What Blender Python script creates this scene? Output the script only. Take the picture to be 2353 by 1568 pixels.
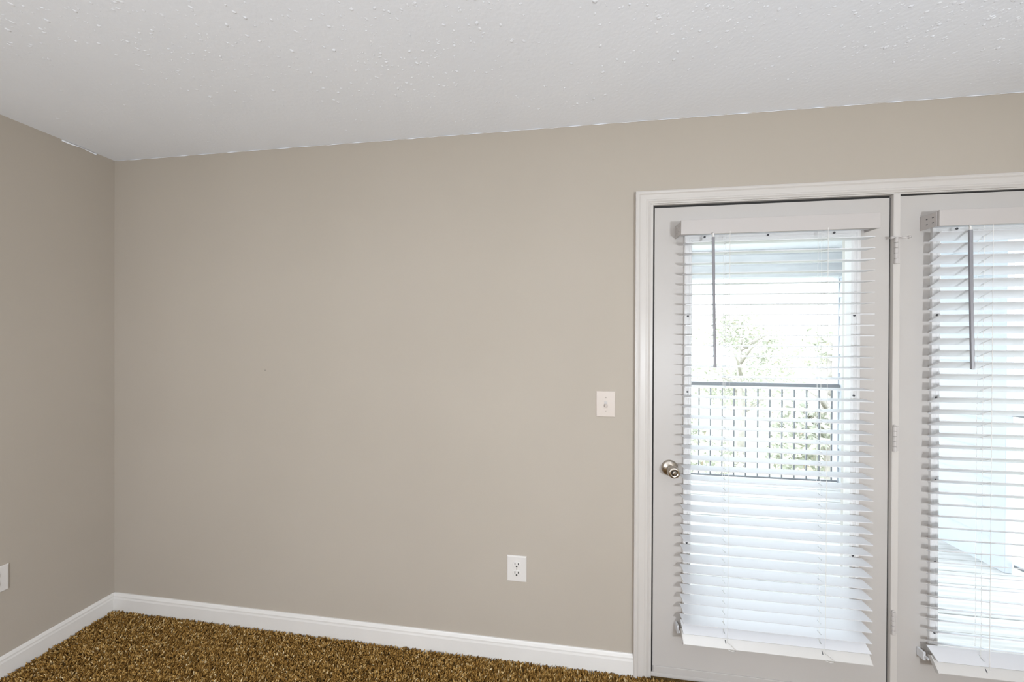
import bpy, bmesh, math, random
import numpy as np
from mathutils import Vector, Matrix

for o in list(bpy.data.objects):
    bpy.data.objects.remove(o)
scn = bpy.context.scene
col = scn.collection
random.seed(7)
rng = np.random.default_rng(7)

# ------------------------------------------------------------------ camera
CAM = Vector((2.3856, -1.5506, 1.4742))
YAW, PITCH, ROLL, FPX = -0.1291, -0.0031, 0.0041, 777.8
fw = Vector((math.sin(YAW)*math.cos(PITCH), math.cos(YAW)*math.cos(PITCH), math.sin(PITCH)))
rt = Vector((math.cos(YAW), -math.sin(YAW), 0))
up = rt.cross(fw)
rt2 = math.cos(ROLL)*rt + math.sin(ROLL)*up
up2 = -math.sin(ROLL)*rt + math.cos(ROLL)*up
cd = bpy.data.cameras.new('camera')
cd.sensor_fit = 'HORIZONTAL'
cd.sensor_width = 36
cd.lens = FPX/2353*36
cd.clip_start = 0.02
cam = bpy.data.objects.new('camera', cd)
col.objects.link(cam)
M4 = Matrix((rt2, up2, -fw)).transposed().to_4x4()
M4.translation = CAM
cam.matrix_world = M4
scn.camera = cam

# ------------------------------------------------------------------ world, exposure
SKY = 5.5
FILL = 150.0  # emission strength of the added fill globes
w = bpy.data.worlds.new('sky')
scn.world = w
w.use_nodes = True
bg = w.node_tree.nodes['Background']
bg.inputs['Color'].default_value = (0.84, 0.92, 1.0, 1)
bg.inputs['Strength'].default_value = SKY
vs = scn.view_settings
vs.view_transform = 'Standard'
vs.look = 'None'
vs.gamma = 1
vs.use_curve_mapping = False
vs.exposure = 0.0

# ------------------------------------------------------------------ materials
def mat(name, color, rough=0.5, metal=0.0, spec=0.5):
    m = bpy.data.materials.new(name)
    m.use_nodes = True
    b = m.node_tree.nodes['Principled BSDF']
    b.inputs['Base Color'].default_value = (*color, 1)
    b.inputs['Roughness'].default_value = rough
    b.inputs['Metallic'].default_value = metal
    b.inputs['Specular IOR Level'].default_value = spec
    return m

def noise_mat(name, c1, c2, scale, rough=0.6, bump=0.0, bscale=None, detail=4, stretch=(1, 1, 1), bdist=0.001, spec=0.4, lo=0.35, hi=0.65):
    m = mat(name, c1, rough, 0, spec)
    nt = m.node_tree
    b = nt.nodes['Principled BSDF']
    tc = nt.nodes.new('ShaderNodeTexCoord')
    mp = nt.nodes.new('ShaderNodeMapping')
    mp.inputs['Scale'].default_value = stretch
    nt.links.new(tc.outputs['Object'], mp.inputs['Vector'])
    n = nt.nodes.new('ShaderNodeTexNoise')
    n.inputs['Scale'].default_value = scale
    n.inputs['Detail'].default_value = detail
    nt.links.new(mp.outputs[0], n.inputs['Vector'])
    r = nt.nodes.new('ShaderNodeValToRGB')
    r.color_ramp.elements[0].color = (*c1, 1)
    r.color_ramp.elements[1].color = (*c2, 1)
    r.color_ramp.elements[0].position = lo
    r.color_ramp.elements[1].position = hi
    nt.links.new(n.outputs['Fac'], r.inputs[0])
    nt.links.new(r.outputs[0], b.inputs['Base Color'])
    if bump:
        n2 = nt.nodes.new('ShaderNodeTexNoise')
        n2.inputs['Scale'].default_value = bscale or scale
        n2.inputs['Detail'].default_value = 3
        nt.links.new(mp.outputs[0], n2.inputs['Vector'])
        bp = nt.nodes.new('ShaderNodeBump')
        bp.inputs['Strength'].default_value = bump
        bp.inputs['Distance'].default_value = bdist
        nt.links.new(n2.outputs['Fac'], bp.inputs['Height'])
        nt.links.new(bp.outputs[0], b.inputs['Normal'])
    return m

M = {}
M['wall'] = noise_mat('wall_paint', (0.426, 0.378, 0.320), (0.440, 0.391, 0.332), 1.5, 0.8, 0.25, 160, bdist=0.0006, spec=0.15)
M['ceiling'] = noise_mat('ceiling_paint', (0.86, 0.88, 0.92), (0.88, 0.90, 0.94), 3, 0.8, 0.5, 70, bdist=0.0015, spec=0.2)
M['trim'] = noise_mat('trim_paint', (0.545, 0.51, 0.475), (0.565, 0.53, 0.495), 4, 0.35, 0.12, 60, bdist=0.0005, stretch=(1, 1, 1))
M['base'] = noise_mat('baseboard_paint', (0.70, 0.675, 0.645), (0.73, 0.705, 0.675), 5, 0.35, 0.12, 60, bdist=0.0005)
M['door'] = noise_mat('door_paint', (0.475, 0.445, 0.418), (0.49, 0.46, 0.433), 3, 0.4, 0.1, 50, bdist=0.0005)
M['lite'] = mat('lite_frame_plastic', (0.68, 0.67, 0.66), 0.4)
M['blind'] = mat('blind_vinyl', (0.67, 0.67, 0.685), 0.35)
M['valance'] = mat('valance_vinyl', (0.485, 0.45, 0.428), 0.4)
M['rail'] = mat('rail_vinyl', (0.58, 0.56, 0.535), 0.4)
M['wand'] = mat('wand_acrylic', (0.25, 0.245, 0.26), 0.25)
M['cord'] = mat('cord_white', (0.75, 0.73, 0.70), 0.8)
M['dark'] = mat('dark_recess', (0.02, 0.018, 0.016), 0.8)
M['rubber'] = mat('weatherstrip_rubber', (0.018, 0.017, 0.016), 0.7)
M['screw'] = mat('screw_dark', (0.06, 0.06, 0.065), 0.45)
M['plate'] = mat('plate_plastic', (0.68, 0.65, 0.62), 0.3)
M['switch'] = mat('switch_plastic', (0.60, 0.53, 0.475), 0.3)
M['nickel'] = noise_mat('satin_nickel', (0.46, 0.41, 0.35), (0.52, 0.47, 0.41), 60, 0.28, spec=0.5)
M['nickel'].node_tree.nodes['Principled BSDF'].inputs['Metallic'].default_value = 1.0
M['hinge'] = mat('painted_hinge', (0.51, 0.475, 0.45), 0.35)
M['carpet_base'] = noise_mat('carpet_backing', (0.10, 0.062, 0.022), (0.17, 0.11, 0.045), 90, 0.95, spec=0.05)
M['deck'] = noise_mat('deck_wood', (0.42, 0.41, 0.40), (0.55, 0.54, 0.53), 5, 0.7, 0.3, 20, stretch=(0.6, 9, 9), bdist=0.002)
M['siding'] = noise_mat('siding_paint', (0.50, 0.53, 0.58), (0.54, 0.57, 0.62), 3, 0.6)
M['soffit'] = noise_mat('soffit_paint', (0.78, 0.79, 0.80), (0.82, 0.83, 0.84), 2, 0.7)
M['beam'] = noise_mat('beam_paint', (0.58, 0.59, 0.61), (0.64, 0.65, 0.67), 4, 0.7, stretch=(1, 4, 4))
M['iron'] = mat('railing_paint', (0.20, 0.205, 0.22), 0.5)
M['bark'] = noise_mat('bark', (0.36, 0.33, 0.30), (0.46, 0.42, 0.38), 8, 0.9, stretch=(4, 4, 1))
M['ground'] = noise_mat('lawn', (0.38, 0.40, 0.30), (0.46, 0.46, 0.38), 1.2, 0.95)

def island_mat(name, stops, rough, spec=0.1, extra=None):
    m = mat(name, stops[0][1], rough, 0, spec)
    nt = m.node_tree
    b = nt.nodes['Principled BSDF']
    g = nt.nodes.new('ShaderNodeNewGeometry')
    r = nt.nodes.new('ShaderNodeValToRGB')
    el = r.color_ramp.elements
    while len(el) < len(stops):
        el.new(0.5)
    for e, (p, c) in zip(el, stops):
        e.position = p
        e.color = (*c, 1)
    nt.links.new(g.outputs['Random Per Island'], r.inputs[0])
    nt.links.new(r.outputs[0], b.inputs['Base Color'])
    return m

M['pile'] = island_mat('carpet_yarn', [(0.0, (0.13, 0.065, 0.014)), (0.42, (0.28, 0.149, 0.036)), (0.72, (0.44, 0.254, 0.072)),
                                       (0.92, (0.60, 0.395, 0.15)), (1.0, (0.82, 0.66, 0.40))], 0.85, 0.15)
M['leaf'] = island_mat('tree_leaves', [(0.0, (0.42, 0.43, 0.36)), (0.5, (0.58, 0.59, 0.50)), (0.9, (0.70, 0.70, 0.60)), (1.0, (0.70, 0.56, 0.47))], 0.6, 0.3)

def glass_mat():
    m = bpy.data.materials.new('clear_glass')
    m.use_nodes = True
    nt = m.node_tree
    for n in list(nt.nodes):
        nt.nodes.remove(n)
    out = nt.nodes.new('ShaderNodeOutputMaterial')
    mx = nt.nodes.new('ShaderNodeMixShader')
    tr = nt.nodes.new('ShaderNodeBsdfTransparent')
    tr.inputs[0].default_value = (0.97, 0.985, 0.98, 1)
    gl = nt.nodes.new('ShaderNodeBsdfGlossy')
    gl.inputs['Roughness'].default_value = 0.02
    lw = nt.nodes.new('ShaderNodeLayerWeight')
    lw.inputs['Blend'].default_value = 0.5
    pw = nt.nodes.new('ShaderNodeMath')
    pw.operation = 'POWER'
    pw.inputs[1].default_value = 4.0
    nt.links.new(lw.outputs['Facing'], pw.inputs[0])
    ma = nt.nodes.new('ShaderNodeMath')
    ma.operation = 'MULTIPLY_ADD'
    ma.inputs[1].default_value = 0.5
    ma.inputs[2].default_value = 0.03
    nt.links.new(pw.outputs[0], ma.inputs[0])
    nt.links.new(ma.outputs[0], mx.inputs[0])
    nt.links.new(tr.outputs[0], mx.inputs[1])
    nt.links.new(gl.outputs[0], mx.inputs[2])
    nt.links.new(mx.outputs[0], out.inputs[0])
    return m
M['glass'] = glass_mat()

def emit_mat(name, color, strength):
    m = mat(name, (0.9, 0.9, 0.88), 0.4)
    b = m.node_tree.nodes['Principled BSDF']
    b.inputs['Emission Color'].default_value = (*color, 1)
    b.inputs['Emission Strength'].default_value = strength
    return m

# ------------------------------------------------------------------ mesh helpers
def tag(o, label=None, cat=None, group=None, kind=None):
    if label: o['label'] = label
    if cat: o['category'] = cat
    if group: o['group'] = group
    if kind: o['kind'] = kind
    return o

def link(name, me, m, parent=None):
    if m is not None and not me.materials:
        me.materials.append(M[m] if isinstance(m, str) else m)
    o = bpy.data.objects.new(name, me)
    col.objects.link(o)
    if parent is not None:
        o.parent = parent
    return o

def empty(name, loc=(0, 0, 0)):
    o = bpy.data.objects.new(name, None)
    o.empty_display_size = 0.05
    col.objects.link(o)
    o.location = loc
    return o

def fin(bm, name, smooth=False):
    bmesh.ops.recalc_face_normals(bm, faces=bm.faces)
    me = bpy.data.meshes.new(name)
    bm.to_mesh(me)
    bm.free()
    if smooth:
        for p in me.polygons:
            p.use_smooth = True
    return me

def box(bm, x0, x1, y0, y1, z0, z1, bev=0.0, seg=1):
    vs_ = [bm.verts.new(p) for p in ((x0, y0, z0), (x1, y0, z0), (x1, y1, z0), (x0, y1, z0), (x0, y0, z1), (x1, y0, z1), (x1, y1, z1), (x0, y1, z1))]
    fs = [bm.faces.new([vs_[i] for i in f]) for f in ((0, 3, 2, 1), (4, 5, 6, 7), (0, 1, 5, 4), (1, 2, 6, 5), (2, 3, 7, 6), (3, 0, 4, 7))]
    if bev:
        es = {e for f in fs for e in f.edges}
        bmesh.ops.bevel(bm, geom=list(es), offset=bev, segments=seg, affect='EDGES', profile=0.5)
    return vs_

def boxobj(name, m, parent, *d, bev=0.0, seg=1):
    bm = bmesh.new()
    box(bm, *d, bev=bev, seg=seg)
    return link(name, fin(bm, name), m, parent)

def tube(bm, pts, radii, n=8, cap=True):
    pts = [Vector(p) for p in pts]
    if not hasattr(radii, '__len__'):
        radii = [radii]*len(pts)
    rings = []
    for i, p in enumerate(pts):
        t = (pts[min(i+1, len(pts)-1)] - pts[max(i-1, 0)]).normalized()
        a = t.cross(Vector((0, 0, 1)) if abs(t.z) < 0.9 else Vector((1, 0, 0))).normalized()
        b = t.cross(a)
        rings.append([bm.verts.new(p + radii[i]*(math.cos(2*math.pi*k/n)*a + math.sin(2*math.pi*k/n)*b)) for k in range(n)])
    for r0, r1 in zip(rings, rings[1:]):
        for k in range(n):
            bm.faces.new((r0[k], r0[(k+1) % n], r1[(k+1) % n], r1[k]))
    if cap:
        bm.faces.new(rings[0][::-1])
        bm.faces.new(rings[-1])

def lathe(bm, prof, c, axis='Y', n=32):
    """prof: (radius, distance along axis) ; axis -Y points into the room"""
    c = Vector(c)
    rings = []
    for r, d in prof:
        ring = []
        for k in range(n):
            a = 2*math.pi*k/n
            if axis == 'Y':
                v = Vector((r*math.cos(a), -d, r*math.sin(a)))
            elif axis == 'X':
                v = Vector((d, r*math.cos(a), r*math.sin(a)))
            else:
                v = Vector((r*math.cos(a), r*math.sin(a), d))
            ring.append(bm.verts.new(c + v))
        rings.append(ring)
    for r0, r1 in zip(rings, rings[1:]):
        for k in range(n):
            bm.faces.new((r0[k], r0[(k+1) % n], r1[(k+1) % n], r1[k]))
    bm.faces.new(rings[0])
    bm.faces.new(rings[-1])

def grid_plate(bm, us, vs_, holes, d0, d1, fn):
    """a plate on a u,v grid with some cells left open; fn(u,v,d) -> xyz"""
    nu, nv = len(us)-1, len(vs_)-1
    solid = lambda i, j: 0 <= i < nu and 0 <= j < nv and (i, j) not in holes
    cache = {}
    def V(i, j, k):
        key = (i, j, k)
        if key not in cache:
            cache[key] = bm.verts.new(fn(us[i], vs_[j], (d0, d1)[k]))
        return cache[key]
    for i in range(nu):
        for j in range(nv):
            if not solid(i, j):
                continue
            for k in (0, 1):
                bm.faces.new((V(i, j, k), V(i+1, j, k), V(i+1, j+1, k), V(i, j+1, k)))
            for (di, dj, a, b) in ((-1, 0, (i, j), (i, j+1)), (1, 0, (i+1, j), (i+1, j+1)), (0, -1, (i, j), (i+1, j)), (0, 1, (i, j+1), (i+1, j+1))):
                if not solid(i+di, j+dj):
                    bm.faces.new((V(*a, 0), V(*b, 0), V(*b, 1), V(*a, 1)))

def frame_sweep(bm, x0, x1, z0, z1, prof, kz=1.0, closed=True):
    """mitred rectangular frame on an XZ plane; prof = (u inward, y)"""
    loops = []
    for cx, cz, sx, sz in ((x0, z0, 1, 1 if closed else 0), (x0, z1, 1, -1), (x1, z1, -1, -1), (x1, z0, -1, 1 if closed else 0)):
        loops.append([bm.verts.new((cx+sx*u, y, cz+sz*u*kz)) for u, y in prof])
    n = len(prof)
    for a in range(4 if closed else 3):
        L0, L1 = loops[a], loops[(a+1) % 4]
        for k in range(n):
            bm.faces.new((L0[k], L0[(k+1) % n], L1[(k+1) % n], L1[k]))
    if not closed:
        bm.faces.new(loops[0])
        bm.faces.new(loops[3])

def run_profile(bm, prof, p0, p1, fn):
    """extrude a 2-D profile from p0 to p1; fn(t, a, b) -> xyz"""
    A = [bm.verts.new(fn(p0, a, b)) for a, b in prof]
    B = [bm.verts.new(fn(p1, a, b)) for a, b in prof]
    n = len(prof)
    for k in range(n):
        bm.faces.new((A[k], A[(k+1) % n], B[(k+1) % n], B[k]))
    bm.faces.new(A)
    bm.faces.new(B)

def numpy_mesh(name, V, F):
    """V (n,3), F (m,3) triangles"""
    me = bpy.data.meshes.new(name)
    me.vertices.add(len(V))
    me.vertices.foreach_set('co', V.astype(np.float32).ravel())
    me.loops.add(F.size)
    me.loops.foreach_set('vertex_index', F.astype(np.int32).ravel())
    me.polygons.add(len(F))
    me.polygons.foreach_set('loop_start', np.arange(0, F.size, 3, dtype=np.int32))
    me.update(calc_edges=True)
    return me

# ------------------------------------------------------------------ room shell
H = 2.44
RX, RY = 5.2, -4.8          # right wall face, wall behind the camera
T = 0.14
OX0, OX1, OZ = 2.785, 4.700, 2.083    # rough opening of the balcony doors

floor = boxobj('floor', 'carpet_base', None, 0, RX, RY, 0.13, -0.06, -0.012)
tag(floor, 'brown and gold flecked shag carpet covering the room floor', 'floor', kind='structure')
ceil = boxobj('ceiling', 'ceiling', None, -0.12, RX+0.12, RY-0.12, T, H, H+0.12)
tag(ceil, 'white ceiling with splattered plaster texture', 'ceiling', kind='structure')
wl = boxobj('wall_left', 'wall', None, -0.12, 0, RY, 0, -0.06, H)
tag(wl, 'plain greige painted side wall left of the corner', 'wall', kind='structure')
wr = boxobj('wall_right', 'wall', None, RX, RX+0.12, RY, 0, -0.06, H)
tag(wr, 'greige painted wall right of the balcony doors, out of view', 'wall', kind='structure')
wf = boxobj('wall_front', 'wall', None, -0.12, RX+0.12, RY-0.12, RY, -0.06, H)
tag(wf, 'greige painted wall behind the viewer', 'wall', kind='structure')
bm = bmesh.new()
grid_plate(bm, [-0.12, OX0, OX1, RX+0.12], [-0.06, OZ, H], {(1, 0)}, 0.0, T, lambda u, v, d: (u, d, v))
wb = link('wall_back', fin(bm, 'wall_back'), 'wall')
tag(wb, 'wide greige painted wall with switch, outlet and balcony doors', 'wall', kind='structure')

# baseboards
BH, BT = 0.0895, 0.013
bprof = [(0, -0.012), (BT, -0.012), (BT, BH-0.028), (BT-0.002, BH-0.020), (BT-0.002, BH-0.013), (BT-0.006, BH-0.004), (BT-0.009, BH), (0, BH)]
for nm, p0, p1, fn, lab in (
        ('baseboard_back', 0.0, 2.729, lambda t, a, b: (t, -a, b), 'long white baseboard under the wide wall left of the door casing'),
        ('baseboard_left', RY, 0.0, lambda t, a, b: (a, t, b), 'white baseboard along the side wall at the left edge'),
        ('baseboard_right', 4.766, RX, lambda t, a, b: (t, -a, b), 'short white baseboard right of the fixed door panel')):
    bm = bmesh.new()
    run_profile(bm, bprof, p0, p1, fn)
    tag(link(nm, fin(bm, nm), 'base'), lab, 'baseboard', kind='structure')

# ceiling stipple: thousands of little plaster flecks
def ceiling_flecks(n):
    x = rng.uniform(0.02, RX-0.02, n*3)
    y = rng.uniform(-3.2, -0.03, n*3)
    dens = np.clip((-y-0.05)/0.75, 0.04, 1)*np.clip(0.18+0.62*x/3.0, 0.15, 1)
    dens *= 0.55+0.45*np.sin(x*5.1+1.3*np.sin(y*4))*np.sin(y*6.3+x*2.0)
    k = np.where(rng.random(n*3) < dens)[0][:n]
    n = len(k)
    x, y = x[k], y[k]
    L = np.minimum(rng.gamma(2.5, 0.0013, n)+0.0012, 0.0085)
    W = L*rng.uniform(0.3, 0.8, n)
    D = np.minimum(L, W)*rng.uniform(0.45, 0.85, n)
    a = rng.uniform(0, np.pi, n)
    base = np.array([(math.cos(q*np.pi/3), math.sin(q*np.pi/3), 0.0) for q in range(6)]+[(0, 0, 1.0)])
    u = base[None, :, 0]*L[:, None]
    v = base[None, :, 1]*W[:, None]
    X = x[:, None]+u*np.cos(a)[:, None]-v*np.sin(a)[:, None]
    Y = y[:, None]+u*np.sin(a)[:, None]+v*np.cos(a)[:, None]
    Z = H+0.0004-base[None, :, 2]*D[:, None]
    V = np.stack([X, Y, Z], -1).reshape(-1, 3)
    f = [(q, 6, (q+1) % 6) for q in range(6)]
    F = (np.array(f)[None]+7*np.arange(n)[:, None, None]).reshape(-1, 3)
    me = numpy_mesh('plaster_flecks', V, F)
    me.polygons.foreach_set('use_smooth', [True]*len(me.polygons))
    return me
fl = link('plaster_flecks', ceiling_flecks(60000), 'ceiling', ceil)
tag(fl, 'small raised plaster flecks', kind='stuff')

# peeling paper tape where the left wall meets the ceiling
bm = bmesh.new()
pts = [(-0.20, 0.0), (-0.17, 0.004), (-0.13, 0.007), (-0.10, 0.006), (-0.075, 0.0)]
lo = [bm.verts.new((0.0015+0.3*d, y, H-0.007-0.003*math.sin(y*60))) for y, d in pts]
hi = [bm.verts.new((0.002+d, y, H-0.0012-0.4*d)) for y, d in pts]
for k in range(len(pts)-1):
    bm.faces.new((lo[k], lo[k+1], hi[k+1], hi[k]))
pt = link('peeling_tape', fin(bm, 'peeling_tape'), 'ceiling', wl)
sm = pt.modifiers.new('thick', 'SOLIDIFY')
sm.thickness = 0.0012
tag(pt, 'strip of joint tape peeling from the ceiling corner')
# ragged caulk bead along the wide wall and ceiling joint
bm = bmesh.new()
cp = [(0.02+0.035*i, -0.0015-0.0012*random.random(), H-0.0022-0.0014*random.random()) for i in range(147)]
tube(bm, cp, [max(0.0003, 0.0009+0.0016*math.sin(i*0.37)*math.sin(i*1.9+1)) for i in range(len(cp))], 6)
tag(link('caulk_bead', fin(bm, 'caulk_bead', True), 'ceiling', wb), 'thin ragged caulk line under the ceiling')

# carpet pile
def carpet(n, x0, x1, y0, y1, hgt, rad):
    x = rng.uniform(x0, x1, n)
    y = rng.uniform(y0, y1, n)
    h = hgt*rng.uniform(0.65, 1.2, n)
    a = rng.uniform(0, 2*np.pi, n)
    # the pile leans in drifting swaths
    flow = 0.9*np.sin(x*3.1+2*y)+0.8*np.sin(y*5-x*1.7)
    ln = h*rng.uniform(0.2, 1.0, n)
    dirx = 0.6*np.cos(flow)+np.cos(a)
    diry = 0.6*np.sin(flow)+np.sin(a)
    lx, ly = ln*dirx*0.7, ln*diry*0.7
    r = rad*rng.uniform(0.7, 1.25, n)
    V = np.zeros((n, 7, 3))
    tw = rng.uniform(0, 2*np.pi, n)
    for q in range(3):
        th = tw+q*2*np.pi/3
        V[:, q, 0] = x+r*np.cos(th)
        V[:, q, 1] = y+r*np.sin(th)
        V[:, q, 2] = -0.013
        th2 = th+0.8
        V[:, 3+q, 0] = x+0.45*lx+1.05*r*np.cos(th2)
        V[:, 3+q, 1] = y+0.45*ly+1.05*r*np.sin(th2)
        V[:, 3+q, 2] = -0.013+0.65*h
    V[:, 6, 0] = x+lx
    V[:, 6, 1] = y+ly
    V[:, 6, 2] = -0.013+h
    V[:, :, 0] = np.clip(V[:, :, 0], 0.0135, RX-0.002)
    V[:, :, 1] = np.minimum(V[:, :, 1], -0.0135)
    f = []
    for q in range(3):
        s = (q+1) % 3
        f += [(q, s, 3+q), (s, 3+s, 3+q), (3+q, 3+s, 6)]
    F = (np.array(f)[None]+7*np.arange(n)[:, None, None]).reshape(-1, 3)
    return V.reshape(-1, 3), F
V1, F1 = carpet(120000, 0.015, 4.2, -0.85, -0.014, 0.0185, 0.0031)
V2, F2 = carpet(45000, 0.015, RX, -2.2, -0.85, 0.0165, 0.0042)
me = numpy_mesh('carpet_pile', np.concatenate([V1, V2]), np.concatenate([F1, F2+len(V1)]))
tag(link('carpet_pile', me, 'pile', floor), 'twisted brown and gold carpet yarn', kind='stuff')

# ------------------------------------------------------------------ balcony door set
CX0, CX1 = 2.729, 4.766
CZ1 = 2.124
trim = empty('trim_1', (CX0, 0, 0))
tag(trim, 'white moulded casing around both balcony doors', 'door casing', kind='structure')
cprof = [(0, 0.0), (0, -0.016), (0.006, -0.018), (0.014, -0.0165), (0.020, -0.0125), (0.026, -0.0115), (0.044, -0.0105),
         (0.049, -0.0125), (0.054, -0.012), (0.060, -0.008), (0.065, -0.006), (0.065, 0.0)]
bm = bmesh.new()
frame_sweep(bm, CX0, CX1, -0.012, CZ1, cprof, kz=0.80, closed=False)
bm.transform(Matrix.Translation((-CX0, 0, 0)))
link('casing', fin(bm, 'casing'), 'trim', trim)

jamb = empty('trim_2', (2.79, 0.03, 0))
tag(jamb, 'white painted jamb and slim mullion post holding the two doors', 'door frame', kind='structure')
def jb(name, m, *d, bev=0.0):
    bm_ = bmesh.new()
    box(bm_, *d, bev=bev)
    bm_.transform(Matrix.Translation((-2.79, -0.03, 0)))
    return link(name, fin(bm_, name), m, jamb)
jb('side_jamb', 'trim', 2.786, 2.806, -0.001, 0.139, -0.012, 2.082, bev=0.001)
jb('side_jamb', 'trim', 4.679, 4.699, -0.001, 0.139, -0.012, 2.082, bev=0.001)
jb('head_jamb', 'trim', 2.806, 4.679, -0.001, 0.139, 2.067, 2.082, bev=0.001)
jb('mullion_post', 'trim', 3.7285, 3.7525, -0.005, 0.139, -0.012, 2.067, bev=0.0015)
jb('threshold', 'trim', 2.806, 4.679, 0.012, 0.139, -0.04, 0.006, bev=0.002)
jb('door_stop', 'rubber', 2.8062, 2.822, 0.054, 0.075, 0.006, 2.066)
jb('door_stop', 'rubber', 2.822, 3.71, 0.054, 0.075, 2.050, 2.0665)
jb('door_stop', 'rubber', 3.715, 3.728, 0.054, 0.075, 0.006, 2.066)
jb('weatherstrip', 'rubber', 2.8065, 2.8135, 0.012, 0.052, 0.010, 2.0665)
jb('weatherstrip', 'rubber', 2.8135, 3.727, 0.012, 0.052, 2.0575, 2.0665)
jb('weatherstrip', 'rubber', 3.7245, 3.7283, 0.010, 0.052, 0.010, 2.0575)
jb('weatherstrip', 'rubber', 3.7527, 3.7545, 0.004, 0.052, 0.010, 2.0610)
jb('weatherstrip', 'rubber', 3.7545, 4.679, 0.006, 0.052, 2.0625, 2.0668)

lprof = [(0, 0.010), (0, -0.0005), (0.003, -0.003), (0.009, -0.004), (0.014, -0.0035), (0.0165, 0.000), (0.0185, 0.000), (0.021, -0.002), (0.026, -0.002),
         (0.032, 0.003), (0.035, 0.022), (0.035, 0.030), (0.028, 0.030), (0.028, 0.010)]

def make_door(name, x0, x1, z0, z1, lx0, lx1, lz0, lz1, label):
    d = empty(name, (x0, 0.008, z0))
    tag(d, label, 'door', kind='structure')
    mv = Matrix.Translation((-x0, -0.008, -z0))
    hx0, hx1, hz0, hz1 = lx0+0.028, lx1-0.028, lz0+0.028, lz1-0.028
    bm = bmesh.new()
    grid_plate(bm, [x0, hx0, hx1, x1], [z0, hz0, hz1, z1], {(1, 1)}, 0.008, 0.052, lambda u, v, dd: (u, dd, v))
    bm.transform(mv)
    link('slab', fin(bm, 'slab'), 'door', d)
    bm = bmesh.new()
    frame_sweep(bm, lx0, lx1, lz0, lz1, lprof)
    bm.transform(mv)
    lf = link('lite_frame', fin(bm, 'lite_frame'), 'lite', d)
    bm = bmesh.new()
    box(bm, hx0+0.0002, hx1-0.0002, 0.031, 0.035, hz0+0.0002, hz1-0.0002)
    bm.transform(mv)
    link('glass_pane', fin(bm, 'glass_pane'), 'glass', d)
    # screws of the lite frame
    bm = bmesh.new()
    lathe(bm, [(0.0042, -0.001), (0.0042, 0.0012), (0.0030, 0.0016), (0.0026, 0.0004), (0.0005, 0.0002)], (0, 0, 0), n=12)
    sme = fin(bm, 'screw')
    spots = [(lx0+0.080, lz1-0.0165), ((lx0+lx1)/2-0.01, lz1-0.0165), (lx1-0.10, lz1-0.0165)]
    for z in (1.58, 1.253, 0.925, 0.60, 0.317):
        spots += [(lx0+0.0135, z), (lx1-0.0245, z)]
    for sx, sz in spots:
        s = link('screw', sme, 'screw', lf)
        s.location = (sx-x0, -0.0035-0.008, sz-z0)
    # thin sweep along the bottom
    bm = bmesh.new()
    box(bm, x0+0.002, x1-0.002, 0.004, 0.008, z0, z0+0.030, bev=0.001)
    bm.transform(mv)
    link('door_sweep', fin(bm, 'door_sweep'), 'door', d)
    return d

Z0D = 0.012
d1 = make_door('door_1', 2.8145, 3.7240, Z0D, 2.0565, 2.936, 3.615, 0.205, 1.936, 'white balcony door with full glass, blind and nickel knob')
d2 = make_door('door_2', 3.7548, 4.6720, Z0D, 2.0615, 3.868, 4.560, 0.205, 1.936, 'white fixed glazed door panel at the right edge')

# knob
kb = empty('door_knob', (2.8815-2.8145, 0, 0.917-Z0D))
kb.parent = d1
def rel(me_name, bm, m, parent, smooth=True):
    return link(me_name, fin(bm, me_name, smooth), m, parent)
bm = bmesh.new()
lathe(bm, [(0.0005, 0), (0.0345, 0), (0.0350, 0.003), (0.0335, 0.007), (0.0290, 0.010), (0.0220, 0.0130), (0.0150, 0.0160), (0.0005, 0.0165)], (0, 0, 0), n=40)
rose = rel('rose', bm, 'nickel', kb)
bm = bmesh.new()
lathe(bm, [(0.0005, 0.014), (0.0135, 0.014), (0.0125, 0.024), (0.0150, 0.030), (0.0205, 0.036), (0.0245, 0.044), (0.0255, 0.052), (0.0245, 0.059), (0.0215, 0.0635), (0.0180, 0.0650),
           (0.0140, 0.0652), (0.0125, 0.0630), (0.0005, 0.0630)], (0, 0, 0), n=40)
rel('knob', bm, 'nickel', kb)
bm = bmesh.new()
lathe(bm, [(0.0118, 0.0632), (0.0118, 0.0640), (0.0005, 0.0641)], (0, 0, 0), n=24)
rel('button_ring', bm, 'dark', kb)
bm = bmesh.new()
lathe(bm, [(0.0095, 0.0640), (0.0090, 0.0670), (0.0005, 0.0672)], (0, 0, 0), n=24)
rel('thumb_turn_disc', bm, 'nickel', kb)
bm = bmesh.new()
box(bm, -0.0016, 0.0016, -0.0720, -0.0670, -0.0085, 0.0085, bev=0.0008)
bm.transform(Matrix.Rotation(0.25, 4, 'Y'))
rel('thumb_turn', bm, 'nickel', kb, False)
for ang in (math.pi, 0):
    bm = bmesh.new()
    lathe(bm, [(0.0032, 0.0), (0.0032, 0.0030), (0.0005, 0.0031)], (0.0265*math.cos(ang), -0.0085, 0.0265*math.sin(ang)), n=12)
    rel('mounting_screw', bm, 'screw', kb)

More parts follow.
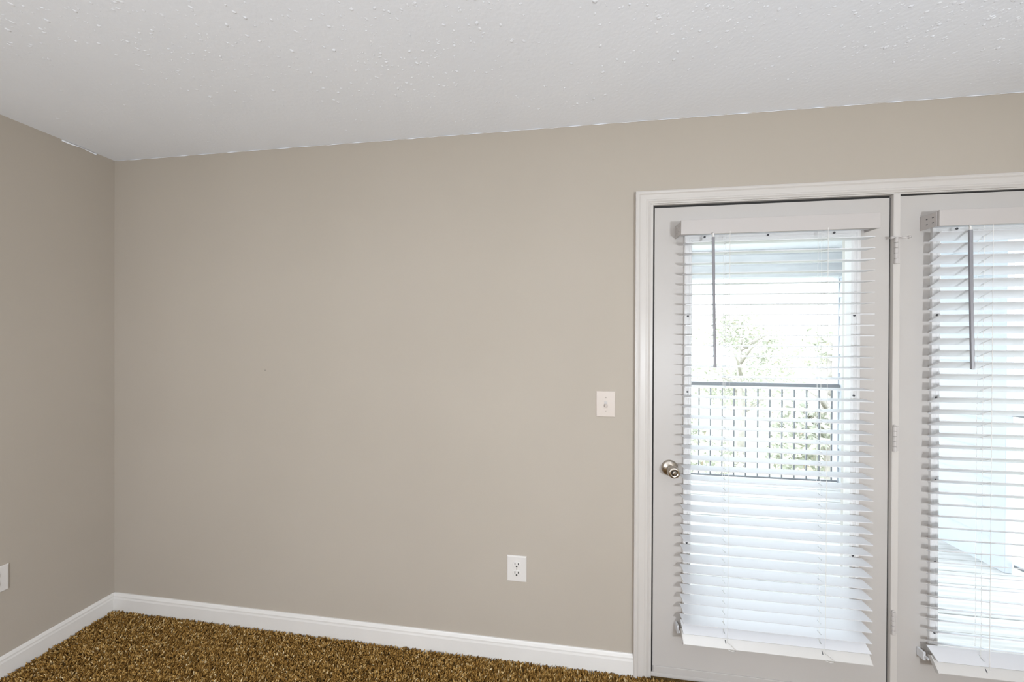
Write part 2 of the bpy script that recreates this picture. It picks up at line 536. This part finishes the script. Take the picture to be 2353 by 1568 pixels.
# hinges on the mullion
for zc, hh in ((1.838, 0.105), (1.084, 0.103), (0.343, 0.094)):
    hg = empty('hinge', (3.7285-2.8145, -0.008, zc-Z0D))
    hg.parent = d1
    bm = bmesh.new()
    box(bm, 0.004, 0.021, -0.0072, -0.0048, -hh/2+0.002, hh/2-0.002, bev=0.0006)
    link('leaf', fin(bm, 'leaf'), 'hinge', hg)
    for k in range(5):
        bm = bmesh.new()
        a = -hh/2+k*hh/5
        lathe(bm, [(0.0005, a+0.0005), (0.0056, a+0.0005), (0.0062, a+0.0015), (0.0062, a+hh/5-0.0015), (0.0056, a+hh/5-0.0005), (0.0005, a+hh/5-0.0005)], (0.0045, -0.0095, 0), axis='Z', n=14)
        link('knuckle', fin(bm, 'knuckle'), 'hinge', hg)
    bm = bmesh.new()
    lathe(bm, [(0.0005, hh/2), (0.0048, hh/2), (0.0052, hh/2+0.002), (0.0035, hh/2+0.004), (0.0005, hh/2+0.0045)], (0.0045, -0.0095, 0), axis='Z', n=14)
    link('pin', fin(bm, 'pin', True), 'hinge', hg)
# hinge pin stop on the top hinge
ds = empty('hinge_pin_stop', (3.7330-2.8145, -0.0175, 1.838+0.054-Z0D))
ds.parent = d1
bm = bmesh.new()
box(bm, -0.011, 0.014, -0.007, 0.006, -0.003, 0.0025, bev=0.001)
link('plate', fin(bm, 'plate'), 'hinge', ds)
bm = bmesh.new()
tube(bm, [(-0.008, -0.002, 0.0), (-0.016, -0.006, -0.003), (-0.023, -0.004, -0.004)], [0.0035, 0.0045, 0.0065], 10)
link('bumper_arm', fin(bm, 'bumper_arm', True), 'hinge', ds)
bm = bmesh.new()
tube(bm, [(0.010, -0.002, 0.0), (0.024, -0.008, -0.004), (0.034, -0.010, -0.004)], 0.0032, 8)
link('threaded_rod', fin(bm, 'threaded_rod', True), 'hinge', ds)
bm = bmesh.new()
tube(bm, [(0.034, -0.010, -0.004), (0.040, -0.011, -0.003)], [0.0060, 0.0055], 10)
link('bumper', fin(bm, 'bumper', True), 'hinge', ds)

# ------------------------------------------------------------------ blinds
SD, ST = 0.050, 0.0028
def slat_mesh(width, slots):
    xs = [0.0]
    for s in slots:
        xs += [s-0.0022, s+0.0022]
    xs.append(width)
    ys = [-SD/2, -0.010, 0.010, SD/2]
    holes = {(2*i+1, 1) for i in range(len(slots))}
    bm = bmesh.new()
    grid_plate(bm, xs, ys, holes, -ST/2, ST/2, lambda u, v, d: (u, v, d))
    return fin(bm, 'slat')

def make_blind(label, sx0, vx0, zs, tilt, ladders, wand_x, wand_r, wz0, wz1, tail):
    W = 0.697
    VW = 0.735
    b = empty('window_blind', (vx0, 0, 1.915))
    tag(b, label, 'window blind', 'white slatted blinds on the balcony doors')
    mv = Matrix.Translation((-vx0, 0, -1.915))
    def add(name, bm, m, parent=b, smooth=False):
        bm.transform(mv)
        return link(name, fin(bm, name, smooth), m, parent)
    bm = bmesh.new(); box(bm, vx0+0.003, vx0+VW-0.003, -0.052, -0.004, 1.925, 1.968, bev=0.001)
    add('headrail', bm, 'blind')
    bm = bmesh.new(); box(bm, vx0, vx0+VW, -0.062, -0.0525, 1.9155, 1.976, bev=0.0015, seg=2)
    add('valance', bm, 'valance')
    for e, (a0, a1) in enumerate(((vx0-0.0015, vx0+0.0025), (vx0+VW-0.0025, vx0+VW+0.0015))):
        bm = bmesh.new(); box(bm, a0, a1, -0.0520, 0.0075, 1.9180, 1.9725, bev=0.0008)
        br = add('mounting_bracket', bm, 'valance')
        for hy in (-0.040, -0.018):
            for hz in (1.935, 1.955):
                bm = bmesh.new()
                xx = a0-0.0004 if e == 0 else a1-0.0004
                box(bm, xx, xx+0.0008, hy-0.003, hy+0.003, hz-0.0016, hz+0.0016)
                add('bracket_hole', bm, 'screw', br)
    slots = [x-0.0045-sx0 for x in ladders]
    sme = slat_mesh(W, slots)
    YC = -0.036
    for k, z in enumerate(zs):
        s = link('slat', sme, 'blind', b)
        t = tilt(z)
        s.location = (sx0-vx0, YC, z-1.915)
        s.rotation_euler = (t+random.uniform(-0.012, 0.012), random.uniform(-0.0012, 0.0012), 0)
    # last slat lies over the forward-tipped bottom rail
    T35 = math.radians(34)
    s = link('slat', sme, 'blind', b)
    s.location = (sx0-vx0, YC-0.001, 0.2615-1.915)
    s.rotation_euler = (T35, 0, 0)
    bm = bmesh.new()
    prof = [(-0.026, -0.004), (-0.023, -0.008), (0.023, -0.008), (0.026, -0.004), (0.0262, 0.004), (0.024, 0.006), (-0.024, 0.006), (-0.0262, 0.004)]
    run_profile(bm, prof, 0.0, W-0.002, lambda t, a, c: (t, a, c))
    br = link('bottom_rail', fin(bm, 'bottom_rail'), 'rail', b)
    br.location = (sx0-vx0+0.001, -0.0455, 0.2265-1.915)
    br.rotation_euler = (math.radians(58), 0, 0)
    for ux in (-0.0035, W-0.002):
        bm = bmesh.new()
        box(bm, ux, ux+0.0035, -0.027, 0.027, -0.0085, 0.0065, bev=0.001)
        link('end_cap', fin(bm, 'end_cap'), 'rail', br)
    for sx in slots:
        bm = bmesh.new()
        box(bm, sx-0.0015, sx+0.0015, -0.008, 0.004, 0.0056, 0.0065)
        link('cord_hole', fin(bm, 'cord_hole'), 'screw', br)
    # hold-down brackets screwed to the door
    for a0 in (sx0-0.012, sx0+W+0.004):
        bm = bmesh.new()
        box(bm, a0, a0+0.008, -0.020, 0.0075, 0.215, 0.247, bev=0.001)
        box(bm, a0+0.002, a0+0.006, -0.034, -0.019, 0.229, 0.236)
        add('hold_down_bracket', bm, 'blind')
    # ladders
    for lx in ladders:
        fr, rr = [], []
        for z in [1.925]+list(zs):
            t = tilt(z) if z < 1.92 else tilt(zs[0])
            fr.append((lx, YC-0.0262*math.cos(t), z-0.0262*math.sin(t)))
            rr.append((lx, YC+0.0262*math.cos(t), z+0.0262*math.sin(t)))
        fr.append((lx, YC-0.024, 0.237)); rr.append((lx, YC+0.022, 0.262))
        bm = bmesh.new(); tube(bm, fr, 0.0009, 5)
        lc = add('ladder_cord', bm, 'cord')
        bm = bmesh.new(); tube(bm, rr, 0.0009, 5)
        add('rear_cord', bm, 'cord', lc)
        bm = bmesh.new()
        for f_, r_ in zip(fr[1:-1], rr[1:-1]):
            off = Vector((0, 0, -ST/2-0.0012))
            tube(bm, [Vector(f_)+off, Vector(r_)+off], 0.0006, 4)
        tag(add('rungs', bm, 'cord', lc), kind='stuff')
        bm = bmesh.new(); tube(bm, [(lx-0.0045, YC, 1.925), (lx-0.0045, YC, 0.255)], 0.0008, 5)
        add('lift_cord', bm, 'cord')
        if tail:
            bm = bmesh.new()
            z0_, y0_ = 0.222, -0.064
            pts = [(lx, y0_+0.001, z0_+0.012), (lx+0.012, y0_-0.004, z0_+0.008), (lx+0.026, y0_-0.005, z0_-0.006), (lx+0.030, y0_-0.002, z0_-0.016), (lx+0.018, y0_+0.002, z0_-0.022), (lx+0.002, y0_+0.003, z0_-0.017)]
            tube(bm, pts, 0.0011, 6)
            add('cord_tail', bm, 'cord', smooth=True)
    # tilt wand
    bm = bmesh.new()
    tube(bm, [(wand_x, -0.072, wz0), (wand_x+0.004, -0.0725, (wz0+wz1)/2), (wand_x+0.0095, -0.073, wz1)], [wand_r, wand_r*0.95, wand_r], 6)
    wd = add('tilt_wand', bm, 'wand')
    bm = bmesh.new()
    tube(bm, [(wand_x, -0.066, wz0+0.020), (wand_x, -0.071, wz0+0.014), (wand_x, -0.072, wz0-0.002)], [0.0022, 0.003, 0.0035], 8)
    add('wand_hook', bm, 'cord', wd, True)
    return b

def zlist(z0, z1, pitch):
    n = round((z0-z1)/pitch)
    return [z0-(z0-z1)*i/n for i in range(n+1)]

tiltL = lambda z: math.radians(2.5+2.5*max(0.0, (0.9-z)/0.6))
tiltR = lambda z: math.radians(-30)
ZL0, ZL1, ZR0, ZR1 = 1.8835, 0.293, 1.882, 0.300
make_blind('white slatted blind with level open slats on the door with the knob', 2.920, 2.900, zlist(ZL0, ZL1, 0.0434), tiltL, [3.090, 3.451], 3.021, 0.0055, 1.898, 1.365, True)
make_blind('white slatted blind with steeply tilted slats cut off by the right edge', 3.842, 3.8325, zlist(ZR0, ZR1, 0.0446), tiltR, [4.010, 4.371], 3.9225, 0.0062, 1.893, 1.371, False)

# ------------------------------------------------------------------ wall plates
def plate_mesh(w_, h_, holes_):
    bm = bmesh.new()
    # bevelled cover plate, front towards -Y
    loops = []
    for ins, y in ((0, 0.0), (0, -0.0022), (0.0022, -0.0048), (0.0050, -0.0056)):
        loops.append([bm.verts.new((sx*(w_/2-ins), y, sz*(h_/2-ins))) for sx, sz in ((-1, -1), (1, -1), (1, 1), (-1, 1))])
    for a, b_ in zip(loops, loops[1:]):
        for k in range(4):
            bm.faces.new((a[k], a[(k+1) % 4], b_[(k+1) % 4], b_[k]))
    bm.faces.new(loops[-1])
    bm.faces.new(loops[0])
    return fin(bm, 'cover_plate')

def outlet(loc, rz, label, w_=0.090, h_=0.119, m='plate'):
    o = empty('wall_outlet', loc)
    o.rotation_euler = (0, 0, rz)
    tag(o, label, 'outlet', 'duplex wall outlets')
    k = w_/0.080
    link('cover_plate', plate_mesh(w_, h_, None), m, o)
    for zc in (0.0200, -0.0190):
        bm = bmesh.new()
        n = 28
        ring0, ring1, ring2 = [], [], []
        for q in range(n):
            a = 2*math.pi*q/n
            x_ = 0.0168*math.cos(a)
            z_ = max(-0.0128, min(0.0128, 0.0168*math.sin(a)))
            ring0.append(bm.verts.new((k*x_, -0.0054, zc+z_)))
            ring1.append(bm.verts.new((k*x_, -0.0074, zc+z_)))
            ring2.append(bm.verts.new((k*x_*0.95, -0.0078, zc+z_*0.95)))
        for r0, r1 in ((ring0, ring1), (ring1, ring2)):
            for q in range(n):
                bm.faces.new((r0[q], r0[(q+1) % n], r1[(q+1) % n], r1[q]))
        bm.faces.new(ring2)
        r = link('receptacle', fin(bm, 'receptacle'), m, o)
        bm = bmesh.new(); box(bm, k*-0.0084, k*-0.0050, -0.0082, -0.0076, zc-0.0010, zc+0.0092)
        link('slot', fin(bm, 'slot'), 'dark', r)
        bm = bmesh.new(); box(bm, k*0.0050, k*0.0080, -0.0082, -0.0076, zc+0.0000, zc+0.0086)
        link('slot', fin(bm, 'slot'), 'dark', r)
        bm = bmesh.new()
        lathe(bm, [(0.0038, 0.0076), (0.0038, 0.0082), (0.0005, 0.0082)], (0, 0, zc-0.0072), n=12)
        link('ground_hole', fin(bm, 'ground_hole'), 'dark', r)
    bm = bmesh.new()
    lathe(bm, [(0.0027, 0.0050), (0.0027, 0.0064), (0.0005, 0.0068)], (0, 0, 0.0005), n=12)
    link('plate_screw', fin(bm, 'plate_screw', True), 'valance', o)
    return o
outlet((2.211, 0.0, 0.4195), 0, 'white duplex outlet low on the wide wall left of the door')
outlet((0.0, -0.361-0.043, 0.4265), math.pi/2, 'white outlet plate cut off by the left edge of the photo', 0.086, 0.113)

sw = empty('light_switch', (2.6065, 0, 1.190))
tag(sw, 'cream toggle light switch on the wall beside the door casing', 'light switch')
link('cover_plate', plate_mesh(0.083, 0.115, None), 'switch', sw)
bm = bmesh.new(); box(bm, -0.0068, 0.0068, -0.0060, -0.0050, -0.0125, 0.0125)
link('toggle_opening', fin(bm, 'toggle_opening'), 'valance', sw)
bm = bmesh.new(); box(bm, -0.0046, 0.0046, -0.0190, -0.0050, -0.0052, 0.0052, bev=0.0012)
bm.transform(Matrix.Translation((0, -0.001, 0)) @ Matrix.Rotation(math.radians(26), 4, 'X'))
link('toggle', fin(bm, 'toggle'), 'switch', sw)
for z in (0.030, -0.030):
    bm = bmesh.new()
    lathe(bm, [(0.0030, 0.0050), (0.0030, 0.0063), (0.0005, 0.0068)], (0, 0, z), n=12)
    ps = link('plate_screw', fin(bm, 'plate_screw', True), 'switch', sw)
    bm = bmesh.new(); box(bm, -0.0024, 0.0024, -0.0070, -0.0064, z-0.0004, z+0.0004)
    link('screw_slot', fin(bm, 'screw_slot'), 'screw', ps)

bm = bmesh.new()
lathe(bm, [(0.0005, -0.010), (0.0010, -0.010), (0.0010, 0.0015), (0.0019, 0.0018), (0.0017, 0.0024), (0.0005, 0.0026)], (0.916, 0, 1.315), n=10)
tag(link('nail', fin(bm, 'nail'), 'screw'), 'tiny nail head in the middle of the bare wide wall', 'nail')

# ------------------------------------------------------------------ two unseen globes on poles, added behind the viewer as fill light
M['globe'] = emit_mat('fill_glow', (0.93, 1.0, 1.08), FILL)
M['dim_globe'] = emit_mat('dimmer_fill_glow', (0.93, 1.0, 1.08), FILL*0.92)
def fill_globe(x, y, gm, label):
    fill_light = empty('fill_globe', (x, y, 0))
    tag(fill_light, label, 'fill_light', 'added fill lights behind the viewer')
    bm = bmesh.new()
    lathe(bm, [(0.0005, -0.012), (0.14, -0.012), (0.14, 0.008), (0.03, 0.025), (0.0005, 0.025)], (0, 0, 0), axis='Z', n=28)
    link('base', fin(bm, 'base', True), 'nickel', fill_light)
    bm = bmesh.new()
    tube(bm, [(0, 0, 0.02), (0, 0, 1.075)], 0.011, 10)
    link('pole', fin(bm, 'pole', True), 'nickel', fill_light)
    bm = bmesh.new()
    lathe(bm, [(0.0005, 1.05), (0.04, 1.06), (0.05, 1.08), (0.0005, 1.085)], (0, 0, 0), axis='Z', n=20)
    link('socket', fin(bm, 'socket', True), 'nickel', fill_light)
    bm = bmesh.new()
    bmesh.ops.create_uvsphere(bm, u_segments=24, v_segments=14, radius=0.15)
    bm.transform(Matrix.Translation((0, 0, 1.22)))
    link('globe', fin(bm, 'globe', True), gm, fill_light)
fill_globe(1.6, -2.9, 'dim_globe', 'unseen globe added as fill behind the viewer, left of the pair')
fill_globe(3.7, -2.65, 'globe', 'unseen globe added as fill behind the viewer, right of the pair')

# ------------------------------------------------------------------ balcony
DZ, YR, BX0, BX1 = -0.10, 2.551, 1.60, 5.43
deck = empty('balcony_deck', (BX0, 0.15, DZ))
tag(deck, 'pale weathered plank deck of the balcony outside the doors', 'deck', kind='structure')
PW = 0.142
bm = bmesh.new()
box(bm, 0, BX1-BX0+0.1, 0, PW-0.006, -0.035, 0, bev=0.003)
pme = fin(bm, 'deck_board')
for i in range(18):
    p = link('deck_board', pme, 'deck', deck)
    p.location = (0, i*PW, random.uniform(-0.0015, 0.0))
bj = empty('balcony_roof', (BX0, 0.15, 2.46))
tag(bj, 'balcony ceiling with a blue-grey header beam seen through the door glass', 'balcony roof', kind='structure')
bm = bmesh.new(); box(bm, 0, BX1-BX0+0.6, -0.008, 2.60, 0.02, 0.10)
link('soffit', fin(bm, 'soffit'), 'soffit', bj)
bm = bmesh.new(); box(bm, 0, BX1-BX0+0.6, YR-0.15-0.06, YR-0.15+0.06, -0.285, 0.02, bev=0.004)
link('beam', fin(bm, 'beam'), 'beam', bj)
bm = bmesh.new(); box(bm, 0, BX1-BX0+0.6, YR-0.15-0.075, YR-0.15-0.06, -0.15, -0.04, bev=0.003)
link('fascia_board', fin(bm, 'fascia_board'), 'beam', bj)

sid = empty('storage_wall', (BX1, 1.16, DZ))
tag(sid, 'pale blue-white lap siding wall at the right end of the balcony', 'siding wall', kind='structure')
bm = bmesh.new(); box(bm, 0.0142, 0.030, 0.02, 1.44, 0.002, 2.545)
link('core', fin(bm, 'core'), 'siding', sid)
bm = bmesh.new()
run_profile(bm, [(0.014, 0.0), (-0.006, 0.0), (0.006, 0.21), (0.014, 0.21)], 0.075, 1.385, lambda t, a, b: (a, t, b))
sme = fin(bm, 'siding_board')
for i in range(12):
    s = link('siding_board', sme, 'siding', sid)
    s.location = (0, 0, i*0.205)
for y0 in (0.0, 1.385):
    bm = bmesh.new(); box(bm, -0.010, 0.034, y0, y0+0.075, 0, 2.55, bev=0.002)
    link('corner_board', fin(bm, 'corner_board'), 'siding', sid)

def railing(name, loc, rz, length, label, posts):
    r = empty(name, loc)
    r.rotation_euler = (0, 0, rz)
    tag(r, label, 'railing', 'dark balcony railings')
    bm = bmesh.new(); box(bm, 0, length, -0.032, 0.032, 1.070, 1.109, bev=0.004)
    link('top_rail', fin(bm, 'top_rail'), 'iron', r)
    bm = bmesh.new(); box(bm, 0, length, -0.012, 0.012, 0.045, 0.062, bev=0.002)
    link('lower_rail', fin(bm, 'lower_rail'), 'iron', r)
    bm = bmesh.new(); box(bm, -0.0058, 0.0058, -0.0058, 0.0058, 0.062, 1.072)
    me_ = fin(bm, 'baluster')
    x = 0.06
    while x < length-0.03:
        b_ = link('baluster', me_, 'iron', r)
        b_.location = (x, 0, 0)
        x += 0.1235
    for px in posts:
        bm = bmesh.new(); box(bm, px-0.03, px+0.03, -0.03, 0.03, 0.0, 1.075, bev=0.003)
        link('post', fin(bm, 'post'), 'iron', r)
    return r
railing('balcony_railing', (BX0, YR, DZ), 0, BX1-BX0-0.012, 'dark railing with thin balusters across the front of the balcony', [0.03, 1.90])
railing('balcony_railing', (BX1+0.05, 0.17, DZ), math.pi/2, 0.99, 'short dark side railing seen through the right door blind', [])

# ------------------------------------------------------------------ garden
gr = boxobj('ground', 'ground', None, -30, 60, 3.2, 70, -3.4, -3.2)
tag(gr, 'lawn far below the balcony', 'ground', kind='structure')
def leaf_cloud(blobs, n, size):
    cen = np.array([b[:3] for b in blobs])
    rad = np.array([b[3] for b in blobs])
    pr = rad**2/np.sum(rad**2)
    k = rng.choice(len(blobs), n, p=pr)
    d = rng.normal(size=(n, 3))
    d /= np.linalg.norm(d, axis=1)[:, None]
    P = cen[k]+d*(rad[k]*rng.uniform(0.55, 1.05, n))[:, None]
    a = rng.normal(size=(n, 3)); a /= np.linalg.norm(a, axis=1)[:, None]
    b = np.cross(a, rng.normal(size=(n, 3))); b /= np.linalg.norm(b, axis=1)[:, None]
    s = (size*rng.uniform(0.6, 1.4, n))[:, None]
    V = np.stack([P-a*s, P+b*s*0.45, P+a*s, P-b*s*0.45], 1).reshape(-1, 3)
    F = (np.array([(0, 1, 2), (0, 2, 3)])[None]+4*np.arange(n)[:, None, None]).reshape(-1, 3)
    return numpy_mesh('foliage', V, F)
def tree(x, y, top, r, label):
    t = empty('tree', (x, y, -3.2))
    tag(t, label, 'tree', 'trees beyond the balcony')
    h = top+3.2
    bm = bmesh.new()
    tube(bm, [(0, 0, -0.05), (0.05, 0, h*0.3), (-0.04, 0.05, h*0.6), (0.02, 0, h*0.9)], [0.16, 0.12, 0.08, 0.03], 8)
    tk = link('trunk', fin(bm, 'trunk', True), 'bark', t)
    for q in range(6):
        a = q*1.05+random.random()
        z = h*(0.35+0.08*q)
        bm = bmesh.new()
        tube(bm, [(0, 0, z), (0.4*r*math.cos(a), 0.4*r*math.sin(a), z+0.3*r), (0.8*r*math.cos(a), 0.8*r*math.sin(a), z+0.45*r)], [0.06, 0.04, 0.012], 6)
        link('branch', fin(bm, 'branch', True), 'bark', tk)
    blobs = []
    for q in range(13):
        a = random.uniform(0, 6.28)
        zz = random.uniform(0.28, 0.92)
        rr = r*random.uniform(0.3, 0.8)*(1.1-0.6*max(0, zz-0.5))
        blobs.append((rr*math.cos(a), rr*math.sin(a), h*zz, r*random.uniform(0.32, 0.5)))
    blobs.append((0, 0, h-0.35*r, 0.36*r))
    f = link('foliage', leaf_cloud(blobs, 5200, 0.085), 'leaf', t)
    tag(f, kind='stuff')
for a in ((5.0, 7.4, 1.95, 1.3, 'airy tree seen behind the left half of the balcony railing'),
          (9.0, 11.6, 2.6, 1.9, 'leafy tree behind the middle of the balcony railing'),
          (8.7, 7.2, 1.95, 1.4, 'leafy tree behind the right half of the balcony railing'),
          (14.5, 11.6, 3.0, 1.8, 'far tree mostly hidden by the siding wall'),
          (13.5, 5.6, 2.9, 1.6, 'tree glimpsed beside the siding wall through the right blind')):
    tree(*a)
